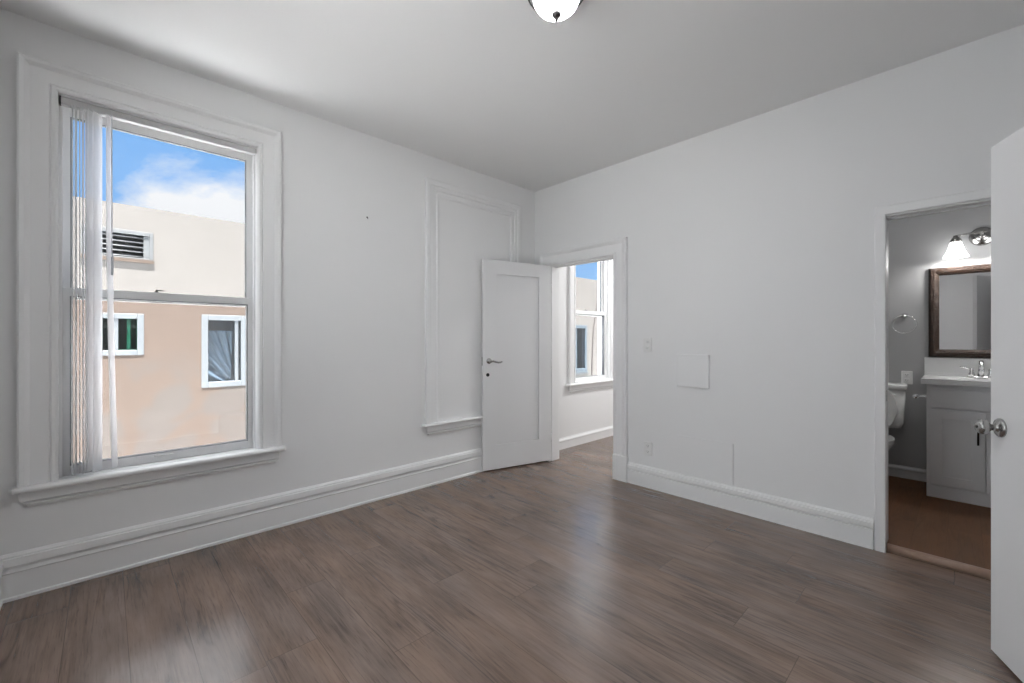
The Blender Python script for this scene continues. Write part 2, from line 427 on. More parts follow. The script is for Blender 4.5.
struct(MB().box(-3.95, 3.4, -5.6, .10, -.15, 0).build('floor', 'floor'), 'dark brown wood plank floor running through the room', 'floor')
struct(MB().box(-3.95, 3.4, -5.6, .20, H, H+.25).build('ceiling', 'ceiling'), 'flat white painted ceiling above the whole room', 'ceiling')
struct(MB().wall(lambda u, n, z: (u, n, z), 0, .20, -3.95, 3.4, -.15, H+.0, [W1, W2]).build('wall_left', 'wall'), 'white wall with the tall window, left side of the room', 'wall')
struct(MB().wall(lambda u, n, z: (n, u, z), 0, .12, -3.85, 0.0, 0, H, [D1, DB]).build('wall_right', 'wall'), 'white wall with both doorways and the access panel', 'wall')
struct(MB().wall(lambda u, n, z: (u, n, z), YB-.12, YB, XN-.2, 0.0, 0, H, [DE]).build('wall_back', 'wall'), 'white wall with the entry doorway, behind the viewer', 'wall')
struct(MB().wall(lambda u, n, z: (n, u, z), XN-.2, XN, YB-.12, 0, 0, H, [(YW3-.455, YW3+.455, .55, 2.52)]).build('wall_front', 'wall'), 'white wall close to the big window casing, behind the viewer', 'wall')
# side room
struct(MB().box(3.2, 3.4, -2.1, 0, 0, H).build('wall_side_room_far', 'wall'), 'white end wall of the side room beyond the open door', 'wall')
struct(MB().box(.12, 3.2, -2.2, -2.1, 0, H).build('wall_side_room_right', 'wall'), 'white partition wall between side room and bathroom', 'wall')
# bathroom
BD = 1.77
BF = .04
struct(MB().box(BD, BD+.12, -3.85, -2.2, 0, H).build('wall_bathroom_far', 'bathwall'), 'grey lit bathroom wall behind the mirror and vanity', 'wall')
struct(MB().box(.12, BD, -3.85, -3.72, 0, H).build('wall_bathroom_right', 'bathwall'), 'grey bathroom side wall to the right of the vanity', 'wall')
struct(MB().box(.122, BD, -2.215, -2.20, 0, H).build('wall_bathroom_left', 'bathwall'), 'grey bathroom side wall to the left of the toilet', 'wall')
struct(MB().box(.038, BD, -3.72, -2.215, 0, BF).build('floor_bathroom', 'bathfloor'), 'reddish brown wood floor inside the bathroom', 'floor')
# entry hall behind the camera
struct(MB().wall(lambda u, n, z: (u, n, z), -5.4, -5.3, -3.0, -.7, 0, H, []).build('wall_hall_end', 'wall'), 'white end wall of the entry hall behind the viewer', 'wall')
struct(MB().box(-3.1, -3.0, -5.4, YB-.12, 0, H).build('wall_hall_left', 'wall'), 'white side wall of the entry hall, window side', 'wall')
struct(MB().box(-.7, -.6, -5.4, YB-.12, 0, H).build('wall_hall_right', 'wall'), 'white side wall of the entry hall, bathroom side', 'wall')

# ------------------------------------------------------------------ baseboards
BBL = [(0,0), (0,.026), (.014,.026), (.019,.020), (.128,.020), (.136,.024), (.140,.020), (.150,.013), (.160,.012), (.163,.027), (.168,.029), (.203,.027), (.206,.019), (.213,.019), (.218,.014), (.224,.009), (.224,0)]
BBR = [(0,0), (0,.020), (.117,.020), (.120,.011), (.126,.011), (.129,.023), (.134,.025), (.160,.024), (.163,.016), (.171,.016), (.176,.012), (.181,.008), (.181,0)]
BBS = [(0,0), (0,.016), (.085,.016), (.092,.021), (.108,.018), (.118,.008), (.128,.006), (.128,0)]
def baseboard(name, a, c, prof, to3, label, m='trim'):
    mb = MB()
    r0 = [mb.bm.verts.new(to3(a, z, n)) for z, n in prof]; r1 = [mb.bm.verts.new(to3(c, z, n)) for z, n in prof]
    k = len(prof)
    for i in range(k): mb.bm.faces.new((r0[i], r0[(i+1) % k], r1[(i+1) % k], r1[i]))
    mb.bm.faces.new(list(reversed(r0))); mb.bm.faces.new(r1)
    return struct(mb.build(name, m), label, 'baseboard')
baseboard('baseboard_left', XN, -.0, BBL, LW, 'tall white moulded baseboard under the big window')
baseboard('baseboard_right', -2.829, -1.146, BBR, RW, 'white moulded baseboard between the two doorways')
baseboard('baseboard_front', YB, -.03, BBL, lambda u, z, n: (XN+n, u, z), 'white baseboard on the wall behind the viewer')
baseboard('baseboard_side_room', .12, 3.2, BBS, LW, 'low white baseboard in the side room under its window')
baseboard('baseboard_bathroom', -2.998, -2.215, [(z*.82, n) for z, n in BBS], lambda u, z, n: (BD-n, u, z+BF), 'grey baseboard behind the toilet and beside the vanity', 'cabinet')

# ------------------------------------------------------------------ casings
CAS = [(0,0), (0,.014), (.010,.021), (.022,.021), (.030,.014), (.034,.017), (.100,.017), (.108,.024), (.118,.032), (.134,.036), (.142,.030), (.142,0)]
def scale_prof(p, k): return [(o*k, h) for o, h in p]
def casing3(x0, x1, z0, z1, prof, to3):
    """left, head, right; outward is away from the opening"""
    return MB().sweep([(x0, z0), (x0, z1), (x1, z1), (x1, z0)], prof, to3)
STOOL = [(-.022,0), (-.022,.052), (-.016,.060), (-.006,.064), (.004,.060), (.008,.052), (.008,0)]
def stool(x0, x1, z, to3, depth=.062, th=.028):
    """rounded board along the wall; z = its top"""
    mb = MB(); r = th/2; prof = [(-th, 0), (-th, depth-r)] + [(-r-r*math.cos(a), depth-r+r*math.sin(a)) for a in [PI*k/8 for k in range(1, 8)]] + [(0, depth-r), (0, 0)]
    ends = ((x0, 0), (x0+.012, 1), (x1-.012, 1), (x1, 0)); rings = []
    for u, full in ends:
        s = 1 if full else .78
        rings.append([mb.bm.verts.new(to3(u, z + (-th/2 + (q+th/2)*s), n*s)) for q, n in prof])
    k = len(prof)
    for a, c in zip(rings, rings[1:]):
        for i in range(k): mb.bm.faces.new((a[i], a[(i+1) % k], c[(i+1) % k], c[i]))
    mb.bm.faces.new(list(reversed(rings[0]))); mb.bm.faces.new(rings[-1])
    return mb
def apron(x0, x1, z1, z0, to3):
    mb = MB(); h = z1-z0
    prof = [(z1, 0, 0), (z1, .026, 0), (z0+h*.42, .024, .004), (z0+h*.36, .016, .012), (z0+h*.30, .009, .016), (z0+h*.25, .009, .016), (z0+h*.22, .020, .018), (z0+h*.06, .014, .024), (z0, .004, .030), (z0, 0, .030)]
    rings = []
    for u, d, s in ((x0, 1, .0), (x0+.010, 1, 1), (x1-.010, -1, 1), (x1, -1, .0)):
        rings.append([mb.bm.verts.new(to3(u + d*q, z, n*(s if s else .55))) for z, n, q in prof])
    k = len(prof)
    for a, c in zip(rings, rings[1:]):
        for i in range(k): mb.bm.faces.new((a[i], a[(i+1) % k], c[(i+1) % k], c[i]))
    mb.bm.faces.new(list(reversed(rings[0]))); mb.bm.faces.new(rings[-1])
    return mb

def sash(mb, x0, x1, z0, z1, y0, y1, st, top, bot):
    """rectangular sash frame (x-z plane) with stile width st"""
    mb.box(x0, x0+st, y0, y1, z0, z1); mb.box(x1-st, x1, y0, y1, z0, z1)
    mb.box(x0+st, x1-st, y0, y1, z0, z0+bot); mb.box(x0+st, x1-st, y0, y1, z1-top, z1)
    return mb

def make_window(name, hole, cas_o, stool_z, meet, label, sashmat, cas_in, stool_ext, apron_bot):
    x0, x1, z0, z1 = hole; bx = ((x0+x1)/2, 0, stool_z); root = empty(name, bx)
    struct(root, label, 'window')
    T = lambda u, z, n: (u-bx[0], -n, z-bx[2])
    B = lambda mb, X0, X1, Y0, Y1, Z0, Z1: mb.box(X0-bx[0], X1-bx[0], Y0, Y1, Z0-bx[2], Z1-bx[2])
    casing3(cas_in[0], cas_in[1], stool_z, cas_in[2], scale_prof(CAS, cas_o/.142), T).build('window_casing', 'trim', root)
    stool(cas_in[0]-cas_o-stool_ext, cas_in[1]+cas_o+stool_ext, stool_z, T).build('window_stool', 'trim', root)
    mb = MB(); B(mb, x0, x1, -.002, .195, stool_z-.028, stool_z-.001); mb.build('inner_sill', 'trim', root)
    apron(cas_in[0]-cas_o+.002, cas_in[1]+cas_o-.002, stool_z-.028, apron_bot, T).build('window_apron', 'trim', root)
    # jamb liner with stop beads
    j = MB()
    for a, c in ((x0, x0+.012), (x1-.012, x1)): B(j, a, c, .001, .195, stool_z, z1)
    B(j, x0, x1, .001, .195, z1-.012, z1)
    B(j, x0+.012, x0+.024, .036, .055, stool_z, z1-.012); B(j, x1-.024, x1-.012, .036, .055, stool_z, z1-.012)
    j.build('window_jamb', 'sashwhite', root)
    sx0, sx1 = x0+.0125, x1-.0125
    u = MB(); xa, xb = sx0-bx[0], sx1-bx[0]
    sash(u, xa, xb, meet-.028-bx[2], z1-.0125-bx[2], .106, .130, .040, .060, .050)
    us = u.build('upper_sash', sashmat, root, .003)
    g = MB(); g.box(xa+.038, xb-.038, .123, .127, meet+.020-bx[2], z1-.071-bx[2]); g.build('glass_pane', 'glass', us)
    l = MB(); sash(l, xa, xb, stool_z+.002-bx[2], meet+.03-bx[2], .058, .102, .040, .045, .052)
    ls = l.build('lower_sash', sashmat, root, .003)
    g = MB(); g.box(xa+.038, xb-.038, .095, .099, stool_z+.050-bx[2], meet-.010-bx[2]); g.build('glass_pane', 'glass', ls)
    gb = MB(); sash(gb, xa+.0385, xb-.0385, meet+.0205-bx[2], z1-.0715-bx[2], .1065, .1295, .0045, .0045, .0045); gb.build('glazing_bead', 'bead', us)
    gb = MB(); sash(gb, xa+.0385, xb-.0385, stool_z+.0505-bx[2], meet-.0145-bx[2], .0585, .1015, .0045, .0045, .0045); gb.build('glazing_bead', 'bead', ls)
    k = MB(); mx_ = xa + (xb-xa)*.44; zt = meet+.03-bx[2]
    k.lathe([(.012,0), (.012,.006), (.006,.009), (.006,.014)], (mx_, .088, zt), (0,0,1), 14); k.box(mx_-.004, mx_+.034, .080, .092, zt+.012, zt+.018); k.build('sash_lock', 'bronze', ls)
    if name == 'window_1':
        k = MB(); zb = stool_z+.040-bx[2]; k.tube([(mx_-.01, .058, zb), (mx_-.01, .050, zb), (mx_+.07, .050, zb), (mx_+.07, .058, zb)], .004, 8); k.build('sash_lift', 'sashgrey', ls)
    return root
make_window('window_1', W1, .138, .548, 1.515, 'tall white double-hung window with carved casing in the big room', 'sashgrey', (-3.557, -2.654, 2.536), .024, .437)
make_window('window_2', W2, .130, .748, 1.60, 'narrow white window seen through the open door', 'sashwhite', (.695, 1.452, 2.522), .05, .637)

w3 = make_window('window_fill', (-.455, .455, .55, 2.52), .138, .548, 1.515, 'unseen fill window added in the wall beside the viewer', 'sashgrey', (-.450, .446, 2.522), .026, .437)  # out of view, added to bring daylight onto the door wall and ceiling
w3.location = (XN, YW3, .548); w3.rotation_euler = (0, 0, PI/2)
# closed-up window niche: casing, sill and apron with a flush panel
nr = empty('trim_1', (-.804, 0, .54)); struct(nr, 'white moulded surround of a walled-up window near the corner', 'trim')
T = lambda u, z, n: (u+.804, -n, z-.54)
casing3(-1.237, -.371, .54, 2.525, scale_prof([(0,0), (0,.010), (.010,.014), (.022,.014), (.028,.008), (.055,.008), (.060,.015), (.090,.016), (.096,.022), (.130,.026), (.142,.022), (.142,0)], 1), T).build('niche_casing', 'trim', nr)
stool(-1.420, -.188, .540, T, .055, .024).build('niche_stool', 'trim', nr)
apron(-1.381, -.227, .516, .436, T).build('niche_apron', 'trim', nr)
mb = MB(); mb.box(-.433, .433, -.004, 0, 0, 1.985); mb.build('niche_panel', 'trim', nr)

# doorway surrounds
t2 = empty('trim_2', (0, -.618, 0)); struct(t2, 'wide white casing of the doorway to the side room', 'door casing')
T = lambda u, z, n: (-n, u+.618, z)
DC = [(0,0), (0,.012), (.008,.018), (.020,.018), (.026,.014), (.100,.016), (.108,.022), (.122,.030), (.136,.032), (.142,.026), (.142,0)]
casing3(-1.0, -.235, .225, 2.038, DC, T).build('door_casing', 'trim', t2)
for s in (-1, 1):
    u0 = -.387 if s < 0 else .378
    mb = MB(); mb.box(-.034, 0, min(u0, u0+s*.146), max(u0, u0+s*.146), 0, .228); mb.build('plinth_block', 'trim', t2, .004)
mb = MB()
for a, c in ((-.382, -.372), (.373, .383)): mb.box(.0, .122, a, c, 0, 2.04)
mb.box(.0, .122, -.372, .373, 2.030, 2.04)
mb.box(.055, .09, -.372, -.364, 0, 2.03); mb.box(.055, .09, -.364, .373, 2.022, 2.03)
mb.build('door_jamb', 'trim', t2, .002)

t3 = empty('trim_3', (0, -3.21, 0)); struct(t3, 'slim white frame around the bathroom doorway', 'door casing')
T = lambda u, z, n: (-n, u+3.21, z)
casing3(-3.53, -2.886, 0, 2.012, [(0,0), (0,.014), (.004,.018), (.046,.020), (.053,.014), (.053,0)], T).build('door_casing', 'trim', t3)
mb = MB(); mb.box(0, .122, .3245, .3365, 0, 2.015); mb.box(0, .122, -.3195, -.308, 0, 2.015); mb.box(0, .122, -.308, .3245, 2.003, 2.0145)
mb.box(.06, .085, -.308, .3245, 1.995, 2.003)
mb.build('door_jamb', 'trim', t3, .002)
mb = MB(); mb.box(.016, .040, .3215, .3250, .90, .965); mb.build('strike_plate', 'nickel', t3)
mb = MB(); mb.loft([[(.008, y, 0), (.040, y, 0), (.040, y, .0415), (.024, y, .0415), (.012, y, .030)] for y in (-3.517, -2.887)])
struct(mb.build('trim_4', 'thresh'), 'light brown wooden threshold strip at the bathroom doorway', 'threshold')
t5 = empty('trim_5', (-1.865, YB, 0)); struct(t5, 'white casing of the entry doorway behind the viewer', 'door casing')
casing3(-.395, .395, 0, 2.06, [(-0, 0), (0, .014), (.06, .02), (.07, 0)], lambda u, z, n: (u, n, z)).build('door_casing', 'trim', t5)

# ------------------------------------------------------------------ doors
def leaf(mb, wd, t, z0, z1, panel=None):
    """slab along +x from the hinge, thickness along +y; panel=(x0,x1,z0,z1) recessed on both faces"""
    if not panel: mb.box(0, wd, 0, t, z0, z1); return mb
    a, c, d, e = panel; r = .011
    hole = [(a, c, d, e)]
    mb.wall(lambda u, n, z: (u, n, z), 0, t, 0, wd, z0, z1, hole)
    return mb
# door to the side room, swung open against the left wall
hx, hy = -.012, -.248
fx, fy = -.773, -.055
ang = math.atan2(fy-hy, fx-hx)
d1 = empty('door_1', (hx, hy, 0), ang); struct(d1, 'white single-panel door standing open beside the walled-up window', 'door')
WD = math.hypot(fx-hx, fy-hy); DT = -.036   # local +y points to the camera side here
mb = leaf(MB(), WD, DT, .014, 2.036, (.152, .640, .247, 1.903)); dl = mb.build('door_leaf', 'door', d1, .0025)
mb = MB(); mb.box(.149, .643, DT+.012, -.012, .244, 1.906); mb.build('door_panel', 'door', d1)
# small moulding around the panel
mb = MB(); mb.sweep([(.152,.247), (.640,.247), (.640,1.903), (.152,1.903)], [(0,0), (-.010,0), (0,.009)], lambda u, z, n: (u, -.012+n, z), True); mb.build('panel_moulding', 'door', d1)
lv = empty  # noqa
mb = MB(); mb.lathe([(.027,0), (.027,.004), (.022,.009), (.012,.012), (.011,.040), (.013,.048), (0,.050)], (.722, 0, 1.062), (0,1,0), 24)
hd = mb.build('lever_handle', 'nickel', d1)
mb = MB(); mb.tube([(.722,.043,1.062), (.700,.046,1.062), (.672,.047,1.055), (.645,.047,1.048), (.620,.046,1.050), (.602,.044,1.056)], [.010,.0095,.009,.0085,.008,.006], 10); mb.build('lever', 'nickel', hd)
mb = MB(); mb.lathe([(.017,0), (.017,.004), (.010,.006), (0,.006)], (.735, 0, .930), (0,1,0), 20); part_label(mb.build('lock_cylinder', 'blackmetal', d1), 'round black lock below the lever')
mb = MB(); mb.box(WD-.001, WD+.0015, DT+.008, -.008, 1.02, 1.10); mb.build('latch_plate', 'nickel', d1)
for z in (.25, 1.02, 1.80):
    mb = MB(); mb.tube([(.002, .008, z-.045), (.002, .008, z+.045)], .007, 10); mb.build('hinge', 'trim', d1)

# entry door, open towards the right edge of the view
ex, ey = -.768, -3.281
dirx, diry = -.918, -.395
W2D = .74
hx2, hy2 = ex + dirx*W2D, ey + diry*W2D
ang2 = math.atan2(-diry, -dirx)
d2 = empty('door_2', (hx2, hy2, 0), ang2); struct(d2, 'plain white flush door swung open in front of the bathroom doorway', 'door')
# local +x hinge -> free edge ; local +y = face towards the camera
MB().box(0, W2D, -.035, 0, .010, 2.050).build('door_leaf', 'door', d2, .002)
for s in (1, -1):
    y0 = 0 if s > 0 else -.035
    mb = MB(); mb.lathe([(.037,0), (.037,.004), (.033,.009), (.020,.012), (.0125,.014), (.0125,.030), (.017,.034), (.0265,.044), (.029,.054), (.0275,.064), (.020,.070), (0,.071)], (W2D-.064, y0, .922), (0, s, 0), 28)
    kb = mb.build('door_knob', 'nickel', d2)
    if s > 0:
        mb = MB(); mb.lathe([(.006,0), (.006,.003), (0,.003)], (W2D-.064, .0712, .922), (0,1,0), 12); mb.build('lock_button', 'slot', kb)
mb = MB(); mb.box(W2D, W2D+.001, -.030, -.005, .89, .955); mb.build('latch_plate', 'nickel', d2)
for z in (.25, 1.05, 1.82):
    mb = MB(); mb.tube([(-.002, .006, z-.045), (-.002, .006, z+.045)], .007, 10); mb.build('hinge', 'nickel', d2)

# ------------------------------------------------------------------ vertical blind, drawn to the left of the window
vb = empty('vertical_blind', (-3.10, .02, .56)); tag(vb, 'white sheer vertical blind drawn open at the left side of the tall window', 'blind')
mb = MB(); mb.box(-.452, .440, -.018, .022, 1.930, 1.962); mb.box(-.452, .440, -.022, -.018, 1.928, 1.965); mb.build('headrail', 'rail', vb, .002)
mb = MB(); mb.box(-.4525, -.4475, -.0235, .022, 1.927, 1.966); part_label(mb.build('end_cap', 'bronze', vb), 'dark end cap')
vs = [(-3.507, 1, 0), (-3.494, 4, 0), (-3.481, -1, 0), (-3.468, 3, .002), (-3.453, 7, 0), (-3.437, 15, -.002), (-3.412, 24, 0), (-3.366, 17, .022)]
for i, (vx_, a, sw) in enumerate(vs):
    mb = MB(); n = 14; c, s = math.cos(math.radians(a)), math.sin(math.radians(a)); k = 8
    zb = .004 + .004*(i % 3); zt = 1.924
    grid = []
    for r in range(n+1):
        z = zb + (zt-zb)*r/n; q = 1 - r/n
        off = sw*max(0, (q-.25)/.75)**1.6
        row = []
        for j in range(k+1):
            p = -.0445 + .089*j/k; cu = .0035*math.cos(PI*(j/k-.5))
            row.append(mb.bm.verts.new((vx_+3.10 + p*s + cu*c + off, (p*c - cu*s)*.98 - .014, z)))
        grid.append(row)
    for r in range(n):
        for j in range(k):
            f = mb.bm.faces.new((grid[r][j], grid[r][j+1], grid[r+1][j+1], grid[r+1][j])); f.smooth = True
    v = mb.build('vane', 'vane', vb); sm = v.modifiers.new('thickness', 'SOLIDIFY'); sm.thickness = .0006
    mb = MB(); mb.box(vx_+3.10-.002, vx_+3.10+.002, -.012, .004, 1.920, 1.932); mb.build('vane_clip', 'plastic', v)
mb = MB(); mb.tube([(-.256, -.028, 1.93), (-.255, -.030, 1.2), (-.254, -.030, 1.16)], .0028, 8); mb.tube([(-.254, -.030, 1.16), (-.254, -.030, 1.06)], .0055, 10); mb.build('tilt_wand', 'wand', vb)

# ------------------------------------------------------------------ ceiling lamp
lx, ly = -1.937, -1.968
cl = empty('ceiling_lamp', (lx, ly, H)); tag(cl, 'flush ceiling lamp with frosted glass bowl and dark metal rim', 'ceiling lamp')
mb = MB(); mb.lathe([(.100,0), (.106,-.012), (.112,-.036), (.128,-.058), (.131,-.072), (.126,-.080), (.119,-.074), (.104,-.046), (.0,-.044)], (0,0,0), (0,0,1), 40); mb.build('pan', 'bronze', cl)
bp_ = [(.107*math.cos(a)**.72 if a < PI/2 else 0, -.068 - .094*math.sin(a)) for a in [PI/2*k/14 for k in range(15)]]
mb = MB(); mb.lathe(bp_, (0,0,0), (0,0,1), 40)
mb.bm.faces.ensure_lookup_table()
for f in list(mb.bm.faces):
    if len(f.verts) > 4: mb.bm.faces.remove(f)
mb.build('glass_bowl', 'bowlglass', cl)
mb = MB(); mb.lathe([(.004,-.152), (.018,-.157), (.0215,-.166), (.018,-.175), (.010,-.181), (.0075,-.186), (.0075,-.193), (.004,-.198), (0,-.199)], (0,0,0), (0,0,1), 20); mb.build('finial', 'bronze', cl)
al = bpy.data.lights.new('ceiling_bulb', 'POINT'); al.shadow_soft_size = .02; al.energy = LAMP_W*.33; al.color = (.97, .985, 1.0)
ao = bpy.data.objects.new('ceiling_bulb', al); S.collection.objects.link(ao); ao.parent = cl; ao.location = (0, 0, -.094)
al = bpy.data.lights.new('ceiling_bulb', 'AREA'); al.shape = 'DISK'; al.size = .17; al.energy = LAMP_W*.62; al.color = (.97, .985, 1.0)
ao = bpy.data.objects.new('ceiling_bulb', al); S.collection.objects.link(ao); ao.parent = cl; ao.location = (0, 0, -.088)

def added_lamp(name, x, y, wat, label):  # out-of-view lamps added to brighten the adjoining rooms and the hall
    r = empty(name, (x, y, H)); tag(r, label, 'ceiling lamp')
    mb = MB(); mb.lathe([(.12,0), (.13,-.03), (.12,-.04), (0,-.035)], (0,0,0), (0,0,1), 28); mb.build('pan', 'bronze', r)
    mb = MB(); mb.lathe([(.12*math.cos(a), -.042-.08*math.sin(a)) for a in [PI/2*k/8 for k in range(8)]] + [(0, -.122)], (0,0,0), (0,0,1), 28); mb.build('glass_bowl', 'bowlglass', r)
    a = bpy.data.lights.new('bulb', 'AREA'); a.shape = 'DISK'; a.size = .19; a.energy = wat
    o = bpy.data.objects.new('bulb', a); S.collection.objects.link(o); o.parent = r; o.location = (0, 0, -.05)
added_lamp('ceiling_lamp', 1.7, -1.1, SIDE_W, 'unseen fill lamp added in the side room beyond the open door')
added_lamp('ceiling_lamp', .85, -2.95, BATH_W, 'unseen fill lamp added in the bathroom above its floor')
added_lamp('ceiling_lamp', -1.85, -4.5, HALL_W, 'unseen fill lamp added in the entry hall behind the viewer')

# ------------------------------------------------------------------ fittings on the door wall
def plate(name, y, z, label, cat, wall_x=0.0, sgn=-1, kindp='switch', w_=.074, h_=.116):
    r = empty(name, (wall_x, y, z)); tag(r, label, cat)
    mb = MB(); mb.box(min(0, sgn*.010), max(0, sgn*.010), -w_/2, w_/2, -h_/2, h_/2); mb.build('cover_plate', 'plastic', r, .003)
    a, c = sorted((sgn*.009, sgn*.0125))
    for dz in (-.024, .024):
        if kindp == 'outlet':
            mb = MB(); mb.box(a, c, -.017, .017, dz-.014, dz+.014); f = mb.build('receptacle', 'plastic', r, .002)
            m2 = MB()
            for dy in (-.007, .007): m2.box(min(sgn*.0124, sgn*.0132), max(sgn*.0124, sgn*.0132), dy-.0012, dy+.0012, dz-.003, dz+.007)
            m2.box(min(sgn*.0124, sgn*.0132), max(sgn*.0124, sgn*.0132), -.002, .002, dz-.010, dz-.006)
            m2.build('slots', 'slot', f)
        else:
            mb = MB(); mb.box(a, c, -.012, .012, dz-.010, dz+.010); f = mb.build('toggle_frame', 'sashgrey', r)
            m2 = MB(); s1, s2 = sorted((sgn*.009, sgn*.024)); m2.box(s1, s2, -.011, .011, dz-.005, dz+.008); m2.build('toggle', 'plastic', f, .001)
    return r
plate('light_switch', -1.336, 1.224, 'white light switch plate with two stacked toggles beside the side-room doorway', 'light switch')
plate('wall_outlet', -1.343, .334, 'white double outlet low on the wall above the baseboard', 'outlet', kindp='outlet')
r = empty('access_panel', (0, -1.7255, 1.021)); tag(r, 'square white painted cover board at mid height on the door wall', 'access panel')
MB().box(-.016, 0, -.1295, .1295, -.130, .130).build('cover_board', 'trim', r, .003)
for sy in (-1, 1):
    for sz in (-1, 1):
        m2 = MB(); m2.lathe([(.004,0), (.003,.0015), (0,.002)], (-.016, sy*.115, sz*.115), (-1,0,0), 10); m2.build('screw_head', 'trim', r)
r = empty('access_panel', (0, -1.81, .345)); tag(r, 'wide painted-over patch board just above the baseboard', 'access panel')
MB().box(-.007, 0, -.213, .213, -.160, .150).build('patch_board', 'wall', r, .002)
m2 = MB(); m2.box(-.013, 0, -.2225, -.2180, -.160, .150); m2.build('edge_strip', 'wall', r)
r = empty('wall_hook', (-1.900, 0, 2.217)); tag(r, 'tiny dark nail left high on the white window wall', 'nail')
m2 = MB(); m2.tube([(0,0,.006), (0,-.010,.006), (0,-.013,.003), (0,-.013,-.010)], .0022, 8); m2.build('nail_shank', 'bronze', r)
m2 = MB(); m2.lathe([(.0048,0), (.0048,.003), (0,.004)], (0, -.0005, .006), (0,-1,0), 10); m2.build('nail_head', 'bronze', r)

# ------------------------------------------------------------------ bathroom furniture
VX, VY0, VY1 = 1.309, -3.003, -3.631
VC = (VY0+VY1)/2
va = empty('vanity_cabinet', (1.54, VC, BF)); tag(va, 'white shaker bathroom vanity cabinet with dark bar pulls', 'vanity')
L_ = lambda x, y, z: (x-1.54, y-VC, z-BF)
def vbox(mb, x0, x1, y0, y1, z0, z1): return mb.box(x0-1.54, x1-1.54, y0-VC, y1-VC, z0-BF, z1-BF)
mb = MB(); vbox(mb, VX, BD-.002, VY1, VY0, .135, .918); mb.build('body', 'cabinet', va, .002)
mb = MB(); vbox(mb, VX-.002, BD-.002, VY1, VY0, BF, .134); mb.build('toe_base', 'cabinet', va, .002)
mb = MB(); vbox(mb, VX-.014, VX, VY1+.022, VY0-.022, .742, .880); mb.build('false_drawer', 'cabinet', va, .002)
for k, (a, c) in enumerate(((VC+.003, VY0-.022), (VY1+.022, VC-.003))):
    st = .068
    mb = MB(); mb.wall(lambda u, n, z: (n-1.54, u-VC, z-BF), VX-.018, VX, a, c, .150, .728, [(a+st, c-st, .150+st, .728-st)])
    dr = mb.build('cabinet_door', 'cabinet', va, .0015)
    m2 = MB(); vbox(m2, VX-.010, VX-.001, a+st-.002, c-st+.002, .150+st-.002, .728-st+.002); m2.build('door_panel', 'cabinet', dr)
    py = (a+.036) if k == 0 else (c-.036)
    m2 = MB(); m2.tube([L_(VX-.044, py, .490), L_(VX-.044, py, .640)], .0055, 10)
    for z in (.515, .615): m2.tube([L_(VX-.018, py, z), L_(VX-.044, py, z)], .0045, 8)
    part_label(m2.build('bar_pull', 'bronze', dr), 'dark metal bar pull')
# countertop with an oval basin
ct = empty('vanity_countertop', (1.53, VC, .92)); tag(ct, 'white sink top with backsplash on the vanity cabinet', 'countertop')
mb = MB(); NS = 48; cx0, cx1, cy0, cy1 = -.245, .238, -.346, .346; ctr = (-.035, 0); ea, eb = .150, .205; zt = .043
outer_b = []; outer_t = []; inn = []
def rim_pt(a):
    dx, dy = math.cos(a), math.sin(a); s = 9
    for lo, hi, c0, d in ((cx0, cx1, ctr[0], dx), (cy0, cy1, ctr[1], dy)):
        if d > 1e-9: s = min(s, (hi-c0)/d)
        elif d < -1e-9: s = min(s, (lo-c0)/d)
    return (ctr[0]+dx*s, ctr[1]+dy*s)
angs = sorted([2*PI*k/NS for k in range(NS)] + [math.atan2(y-ctr[1], x-ctr[0]) % (2*PI) for x in (cx0, cx1) for y in (cy0, cy1)])
for a in angs:
    x, y = rim_pt(a); outer_t.append(mb.bm.verts.new((x, y, zt))); outer_b.append(mb.bm.verts.new((x, y, 0)))
rings = []
for sc_, z in ((1.0, zt), (.97, zt-.004), (.86, zt-.05), (.6, zt-.095), (.2, zt-.108)):
    rings.append([mb.bm.verts.new((ctr[0]+ea*sc_*math.cos(a), ctr[1]+eb*sc_*math.sin(a), z)) for a in angs])
n = len(angs)
for k in range(n):
    k2 = (k+1) % n
    mb.bm.faces.new((outer_t[k], outer_t[k2], rings[0][k2], rings[0][k])); mb.bm.faces.new((outer_b[k], outer_b[k2], outer_t[k2], outer_t[k]))
    for a, c in zip(rings, rings[1:]):
        f = mb.bm.faces.new((a[k], a[k2], c[k2], c[k])); f.smooth = True
mb.bm.faces.new(rings[-1])
mb.build('sink_top', 'stone', ct, .004)
MB().box(.222, .238, -.346, .346, zt, .195).build('backsplash', 'stone', ct, .003)
mb = MB(); mb.lathe([(.020,0), (.020,.003), (.012,.004), (0,.002)], (ctr[0], ctr[1], zt-.1085), (0,0,1), 16); mb.build('drain', 'chrome', ct)
# faucet
fa = empty('faucet', (1.665, -3.300, .963)); tag(fa, 'chrome two-lever faucet behind the sink', 'faucet')
mb = MB(); mb.lathe([(.028,0), (.028,.006), (.022,.014), (0,.016)], (0,0,0), (0,0,1), 24, 1.0, 2.9); mb.build('base', 'chrome', fa)
mb = MB(); mb.tube([(0,0,.010), (0,0,.06), (-.004,0,.095), (-.022,0,.122), (-.052,0,.128), (-.084,0,.115), (-.100,0,.092), (-.102,0,.080)], [.021,.0185,.017,.0155,.014,.013,.012,.012], 14); mb.build('spout', 'chrome', fa)
for s in (-1, 1):
    mb = MB(); mb.lathe([(.021,.008), (.019,.030), (.013,.048), (.015,.062), (.010,.074), (0,.076)], (0, s*.052, 0), (0,0,1), 18); h = mb.build('handle', 'chrome', fa)
    mb = MB(); mb.tube([(0, s*.052, .066), (-.010, s*.080, .076), (-.018, s*.118, .086)], [.007,.0065,.004], 8); mb.build('lever', 'chrome', h)
